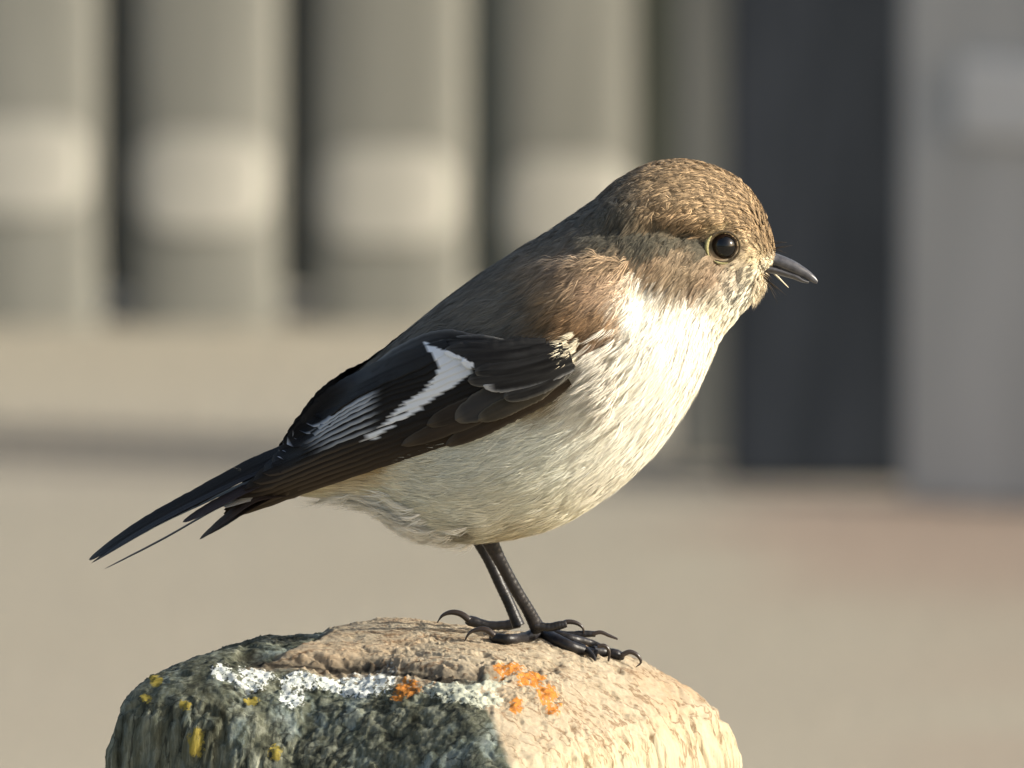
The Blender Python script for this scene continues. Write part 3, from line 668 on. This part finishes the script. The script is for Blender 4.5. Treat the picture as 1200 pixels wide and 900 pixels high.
# alula / primary coverts: brown, below the white patch
for i, (S0, M0, E0, wd, pc) in enumerate([((668, 447), (610, 478), (522, 522), 22, BRN), ((662, 440), (600, 468), (470, 522), 24, BRN), ((655, 432), (590, 462), (500, 498), 26, lerp(BRN, BLK, .4)), ((640, 436), (600, 456), (533, 492), 34, (.05, .047, .045)), ((650, 448), (612, 468), (560, 492), 22, (.06, .05, .035))]):
    base = shade_base(lerp(pc, (0, 0, 0), .2), lerp(pc, GRY, .25), 70+i)
    def colf(u, v, q, t_, base=base, i=i):
        c_ = base(u, v, q, t_); e = smooth(0.75, 1.0, np.abs(q))*0.5+smooth(.9, 1, t_)*0.4
        e = np.clip(e, 0, .6)*(0.5 if i < 3 else 1.0)
        c_ = c_*(1-e[..., None])+np.array((.22, .19, .14))*e[..., None]
        inw = pinpoly(u, v, WPATCH); return np.where(inw[..., None] & (q[..., None] > -0.6), np.array((.78, .8, .8)), c_)
    blade([S0, M0, E0], wd, 0.0012+0.00022*i, colf, wings, name='covert_feather', tipround=0.3)
# greater and median coverts: dark with soft grey edges
cov = [((672, 428), (620, 444), (566, 452), 22), ((670, 420), (615, 436), (548, 446), 24), ((668, 413), (610, 430), (556, 436), 20), ((660, 408), (600, 420), (540, 424), 24), ((640, 402), (585, 410), (520, 412), 22),
       ((664, 432), (636, 450), (590, 466), 22), ((672, 426), (650, 444), (618, 460), 18), ((590, 402), (540, 402), (480, 417), 18), ((560, 398), (505, 399), (436, 434), 20)]
for i, (S0, M0, E0, wd) in enumerate(cov):
    base = shade_base(BLK, (.05, .048, .045), 90+i)
    def colf(u, v, q, t_, base=base, i=i):
        c_ = base(u, v, q, t_); e = np.clip(smooth(0.72, 0.92, -q)*0.8+smooth(.93, 1, t_)*0.3, 0, .85)
        ec = np.array((.21, .20, .175))
        if i >= 7: e = np.clip(smooth(.7, .95, np.abs(q))*.8, 0, .8); ec = np.array((.20, .195, .18))
        if i in (0,): e = np.clip(e+smooth(.86, .96, t_)*0.9, 0, 1); ec = np.array((.50, .50, .50))
        c_ = c_*(1-e[..., None])+ec*e[..., None]
        inw = pinpoly(u, v, WPATCH); return np.where(inw[..., None], np.array((.90, .93, .96)), c_)
    blade([S0, M0, E0], wd, (0.0038 if i < 7 else 0.0030)-0.00016*abs(i-2), colf, wings, name='covert_feather', tipround=0.25)

# --- tail
tail = bpy.data.objects.new('tail', None)
V, fs = tube(unp(np.linspace(372, 318, 8), np.linspace(534, 562, 8), yc((np.linspace(372, 318, 8)-600)*PX)), np.array([10, 15, 15, 14, 12, 10, 7, 3])*PX, 12)
tail = link('tail', mesh('tail', V, fs, np.ones((len(V), 3))*np.array(BLK)), M_plum_skin, bird)
def tailf(center, wid, yo, colr, tipr=0.35, edge=None, yw=0.0016, rootw=.6):
    def colf(u, v, q, t_):
        c_ = shade_base(lerp(colr, (0, 0, 0), .3), lerp(colr, GRY, .15), int(wid*7+yo*1e5) % 97)(u, v, q, t_)
        if edge is not None:
            e = smooth(0.3, 0.7, q)*smooth(.15, .3, t_)*smooth(1, .9, t_); c_ = c_*(1-e[..., None])+np.array(edge)*e[..., None]
        return c_
    blade(center, wid, 0, colf, [tail, tail], name='tail_feather', tipround=tipr, mirror=False, rootw=rootw,
          yfun=lambda u, v, q, t_: float(yc((u-600)*PX))+yo*(0.4+0.6*t_)+q*yw)
tailf([(365, 514), (300, 545), (230, 582), (165, 617), (104, 656)], 20, -0.0010, BLK, .75)
tailf([(368, 526), (300, 553), (228, 588), (162, 624), (107, 660)], 8, -0.0030, (.02, .018, .02), .8)
tailf([(365, 518), (300, 546), (228, 584), (162, 618), (105, 657)], 14, 0.0018, BLK, .8)
tailf([(360, 530), (300, 560), (240, 588), (180, 617), (109, 659)], 4, 0.0045, BLK, .5)
tailf([(352, 548), (305, 565), (258, 588), (214, 612)], 11, -0.0060, (.035, .022, .02), .35)
tailf([(300, 574), (250, 598), (190, 632), (122, 667)], 2.4, 0.0070, (.08, .06, .05), .3, yw=.0008)
tailf([(335, 578), (300, 583), (270, 603), (234, 632)], 11, -0.0072, (.05, .032, .022), .7)
tailf([(322, 580), (290, 596), (262, 614), (240, 628)], 7, -0.0065, (.06, .04, .03), .6)
tailf([(340, 570), (310, 578), (285, 584), (262, 594)], 12, -0.0050, (.55, .50, .40), .6)

# --- eye
h = hit(bodybvh, 848, 289); ec = h[0]; en = h[1]*(1 if h[1][1] < 0 else -1)
eyed = unp(848, 289, ec[1]-0.0004)
def sphere(c, r, n=28, m=40, sc_=(1, 1, 1)):
    th = np.linspace(0.001, np.pi-.001, n); ph = np.linspace(0, 2*np.pi, m, endpoint=False)
    V = np.stack([np.sin(th)[:, None]*np.cos(ph), np.sin(th)[:, None]*np.sin(ph), np.cos(th)[:, None]+0*ph], -1)
    return V.reshape(-1, 3)*r*np.array(sc_)+c, grid_faces(n, m, True)[:, ::-1].copy()
M_eye, t, b = mat('dark_brown_eye', 0.38, 0.22); b.inputs['Base Color'].default_value = (0.014, 0.007, 0.004, 1)
M_pup, t, b = mat('black_pupil', 0.1, 0.5); b.inputs['Base Color'].default_value = (0.003, 0.003, 0.003, 1)
M_lid = noisy('pale_eyelid', (.03, .022, .015), (.10, .075, .04), 700, bmp=.3, bd=.0002)
M_ring = noisy('pale_eye_ring', (.20, .18, .07), (.42, .38, .20), 1500, bmp=.3, bd=.0002)
for sgn in (0, 1):
    c_ = eyed.copy(); c_[1] += 0.0012
    if sgn: c_[1] = 2*yc(c_[0])-c_[1]
    V, F = sphere(c_, 16.8*PX); eye = link('eye', mesh('eye', V, F), M_eye, bird)
    s_ = -1 if sgn == 0 else 1
    V, F = sphere(c_+np.array([0.0001, s_*0.00035, 0.00]), 15.2*PX); link('pupil', mesh('pupil', V, F), M_pup, eye)
    th = np.linspace(0, 2*np.pi, 41)
    rr_ = 18.5*PX; base_y = eyed[1]-0.0003 if sgn == 0 else 2*yc(eyed[0])-eyed[1]+0.0003
    path = np.stack([eyed[0]+rr_*np.cos(th)*1.03, np.full(41, base_y)+s_*0.0004*np.cos(th)*-1, eyed[2]+rr_*np.sin(th)*0.98], -1)
    V, F = tube(path, (1.4+0.2*np.sin(th*9))*PX, 8, cap=False); link('eyelid', mesh('eyelid', V, F), M_lid, bird)
    for a0, a1, wd_ in ((135, 212, 2.4), (235, 285, 1.3)):
        ta = np.radians(np.linspace(a0, a1, 14)); ra = 20.0*PX
        path = np.stack([eyed[0]+ra*np.cos(ta), np.full(14, base_y)+s_*0.0006, eyed[2]+ra*np.sin(ta)*.95], -1)
        V, F = tube(path, (wd_*np.sin(np.linspace(0.15, 3.0, 14))+.2)*PX, 7); link('eye_ring', mesh('eye_ring', V, F), M_ring, bird)

# --- bill
M_bill, t, b = mat('dark_bill', 0.30, 0.5); n = texn(t, 900, 4)
t.links.new(ramp(t, n, [(.3, (.035, .035, .042)), (.7, (.085, .085, .092))]), b.inputs['Base Color']); bump(t, b, n, .2, .0002)
def billpart(name, rings, keel, m=M_bill):
    q_ = catmull(rings, 30); C = []
    for (u0, vt, vb, hw) in q_:
        th = np.linspace(0, 2*np.pi, 20, endpoint=False); vm = (vt+vb)/2; hh = (vb-vt)/2
        y0 = float(yc((u0-600)*PX)); cs = np.cos(th); sn_ = np.sin(th)
        r_ = np.where((cs > 0) == (keel > 0), np.abs(cs)**1.0, np.abs(cs)**0.8)
        vv_ = vm-np.sign(cs)*r_*hh; yy = y0-np.sign(sn_)*np.abs(sn_)**(1.25)*hw*PX
        # tilt each ring with the bill's droop
        uu_ = u0-(vv_-vm)*0.45
        C.append(unp(uu_, vv_, yy))
    P_ = np.array(C); n_, m_ = P_.shape[:2]; V = np.concatenate([P_.reshape(-1, 3), P_[0].mean(0)[None], P_[-1].mean(0)[None]]); j_ = np.arange(m_)
    F = [grid_faces(n_, m_, True), np.concatenate([np.stack([np.full(m_, n_*m_), (j_+1) % m_, j_], -1), np.stack([np.full(m_, n_*m_+1), (n_-1)*m_+j_, (n_-1)*m_+(j_+1) % m_], -1)])]
    return link(name, mesh(name, V, F), m, bird)
ub = billpart('upper_beak', [(884, 294, 309, 16), (896, 295, 310.5, 14.5), (908, 297.5, 313, 12), (920, 302, 317, 10), (932, 308, 321.5, 8), (943, 315, 325.5, 5.2), (950, 320.5, 329, 3.8), (955, 325.5, 331.5, 2), (958, 329.5, 332.5, .8)], 1)
lb = billpart('lower_beak', [(882, 307, 316, 15), (895, 309, 318.5, 13), (908, 312, 321, 10.5), (920, 316, 324, 8), (932, 320.5, 327.5, 6), (941, 327, 331, 5), (948, 329.5, 332.3, 2)], -1)
V, F = tube(unp([907, 911, 915, 918], [302, 304, 307, 309], yc(43*PX)-np.array([9, 10, 9.4, 8])*PX), np.array([1.2, 2.2, 2.2, 1])*PX, 8, flat=.6)
link('nostril', mesh('nostril', V, F), M_pup, ub)
M_brist = noisy('dark_bristle', (.02, .015, .012), (.05, .04, .03), 900, bmp=0)
M_bristl = noisy('pale_bristle', (.5, .45, .33), (.7, .65, .5), 900, bmp=0)
parts = []
for i in range(26):
    a_ = rng.random(); u0, v0 = lerp((886, 312), (898, 330), a_) if i < 20 else (900+rng.random()*6, 284+rng.random()*10)
    y0 = float(yc((u0-600)*PX))-rng.uniform(-10, 16)*PX
    ln = rng.uniform(16, 30); an = math.radians(rng.uniform(10, 62)) if i < 20 else math.radians(rng.uniform(-25, 10))
    p = [(u0+ln*s*math.cos(an), v0+ln*s*math.sin(an)+3*s*s) for s in (0, .33, .66, 1)]
    p = np.array(p); parts.append(tube(unp(p[:, 0], p[:, 1], np.full(4, y0)+np.linspace(0, -.0008, 4)), np.array([.55, .45, .3, .1])*PX, 5))
V, F = join(parts); o = link('bristles', mesh('bristles', V, F), M_brist, bird)
V, F = tube(unp([902, 912, 924], [316, 325, 337], np.full(3, float(yc(40*PX))-15*PX)), np.array([1.0, 1.0, .4])*PX, 6); link('pale_bristle', mesh('pale_bristle', V, F), M_bristl, bird)
# chin tufts standing forward along the throat line
V_, F_, C_ = feathers(160, lambda u, v: 1e-3*(1.8+0*u), lambda u, v: 1e-3*(.3+0*u), lambda u, v: 1e-3*(1.0+0*u), 7, .00008, np.exp(-((uu-892)/8)**2-((vv-338)/18)**2)*(vv > 318), lambda u, v, q, R: (np.ones((*q.shape, 3))*np.array((.72, .62, .45))*(0.6+0.6*R.random(q.shape))[..., None],)*2, 77, rnd=2)
o = link('chin_tuft', mesh('chin_tuft', V_, F_, C_), M_plum, bird); o['kind'] = 'stuff'

# --- legs and feet
M_leg, t, b = mat('black_scaly_leg', 0.42, 0.4); n = texn(t, 500, 5); n2 = texn(t, 60, 2)
t.links.new(ramp(t, n, [(.35, (.006, .006, .007)), (.7, (.020, .018, .020))]), b.inputs['Base Color']); bump(t, b, n, .5, .0004)
M_claw, t, b = mat('dark_horn_claw', 0.25, 0.5); b.inputs['Base Color'].default_value = (.03, .022, .018, 1)
def onpost(u, v, lift):
    """depth where the sight line meets the post; kept just in front of its surface"""
    h_ = hit(postbvh, u, v+lift)
    return None if h_ is None else h_[0][1]
def ydepth(pts, lift=5, default=0.0):
    ys_ = [onpost(u, v, lift) for u, v in pts]; good = [y for y in ys_ if y is not None]
    last = good[0] if good else default; out = []
    for y in ys_:
        if y is None: y = last
        last = y; out.append(y)
    return np.array(out)
def limb(name, pts, rad, parent, m=M_leg, Y=None, n=40, rings=0, flat=1.0, lift=5):
    pts = np.asarray(pts, float)
    Y = ydepth(pts, lift) if Y is None else np.broadcast_to(np.asarray(Y, float), (len(pts),))
    q_ = catmull(np.c_[pts, Y, np.asarray(rad, float)], n)
    P_ = unp(q_[:, 0], q_[:, 1], q_[:, 2]); r_ = np.maximum(q_[:, 3], .3)*PX
    if rings: r_ = r_*(1+0.05*np.abs(np.sin(np.linspace(0, rings*np.pi, n)))-.025)
    V, F = tube(P_, r_, 12, flat=flat); return link(name, mesh(name, V, F), m, parent)
fA = (626, 737); yA = ydepth([(640, 748)])[0]; fB = (604, 724); yB = ydepth([(600, 732)])[0]+0.004
hip = -0.0
legA = limb('leg', [(564, 604), (571, 628), (586, 657), (604, 690), (619, 715), (631, 738)], [13, 10.5, 7.6, 7.2, 7.4, 9], bird, Y=np.linspace(-0.007, yA, 6), n=120, rings=26)
legB = limb('leg', [(556, 606), (560, 628), (573, 655), (587, 686), (598, 710), (608, 734)], [12, 9.5, 7.2, 6.8, 6.6, 7.5], bird, Y=np.linspace(0.006, yB, 6), n=120, rings=26)
# thigh tufts
def toe(leg, pts, rad, rings=8): return limb('toe', pts, rad, leg, rings=rings, n=60)
def claw(leg, pts, r0, Y): return limb('claw', pts, [r0, r0*.9, r0*.75, r0*.45, .4][:len(pts)] if len(pts) <= 5 else np.linspace(r0, .4, len(pts)), leg, M_claw, Y=Y, n=30)
# far foot (B): hind toe to the left with a high curved claw
toe(legB, [(609, 729), (592, 733), (572, 733), (553, 728), (546, 726)], [6.5, 6, 5.6, 6.4, 4.5])
yb = ydepth([(560, 735)])[0]
claw(legB, [(550, 727), (541, 720), (530, 717.5), (519, 721), (512, 730)], 4.2, yb)
# near foot (A): hind toe and claw
toe(legA, [(634, 741), (616, 747), (598, 749), (582, 748), (575, 746)], [8, 6.6, 6, 6, 4])
ya = ydepth([(590, 752)])[0]
claw(legA, [(579, 745), (571, 738.5), (561, 737.5), (550, 742), (543, 754)], 4, ya)
# front toes
toe(legA, [(628, 738), (648, 748), (668, 757), (690, 764), (700, 766)], [8.5, 7.5, 6.5, 5.5, 5])
toe(legA, [(694, 762), (708, 764), (722, 767), (731, 770)], [5.5, 5.5, 6.2, 4])
claw(legA, [(728, 768), (738, 764), (747, 768), (751, 776), (745, 782)], 3.2, ydepth([(738, 775)])[0]-.001)
toe(legA, [(632, 738), (652, 744), (672, 749), (690, 753), (704, 758)], [6.5, 5.8, 5.4, 4.6, 3.6])
claw(legA, [(700, 757), (709, 757), (714, 764), (713, 775)], 2.6, ydepth([(705, 768)])[0]-.001)
toe(legB, [(626, 733), (643, 735), (655, 733), (664, 731)], [5, 5, 5.2, 4])
claw(legB, [(655, 734), (664, 729), (675, 730), (683, 736), (684, 746)], 3.4, ydepth([(670, 745)])[0])
toe(legB, [(640, 738), (662, 744), (684, 743), (698, 743)], [4.5, 4.5, 4.2, 3.4])
claw(legB, [(694, 743), (704, 741), (714, 745), (724, 749)], 2.6, ydepth([(706, 752)])[0])
toe(legA, [(672, 754), (684, 759), (694, 768), (698, 774)], [4, 3.6, 3, 1.2])

base = unp(626, 748, float(yA)); bird.location = base
for ch in bird.children: ch.location = tuple(-base)
bird.name = 'perched_songbird'
bird['label'] = 'small brown backed white breasted songbird with black and white wing standing on the post'; bird['category'] = 'bird'
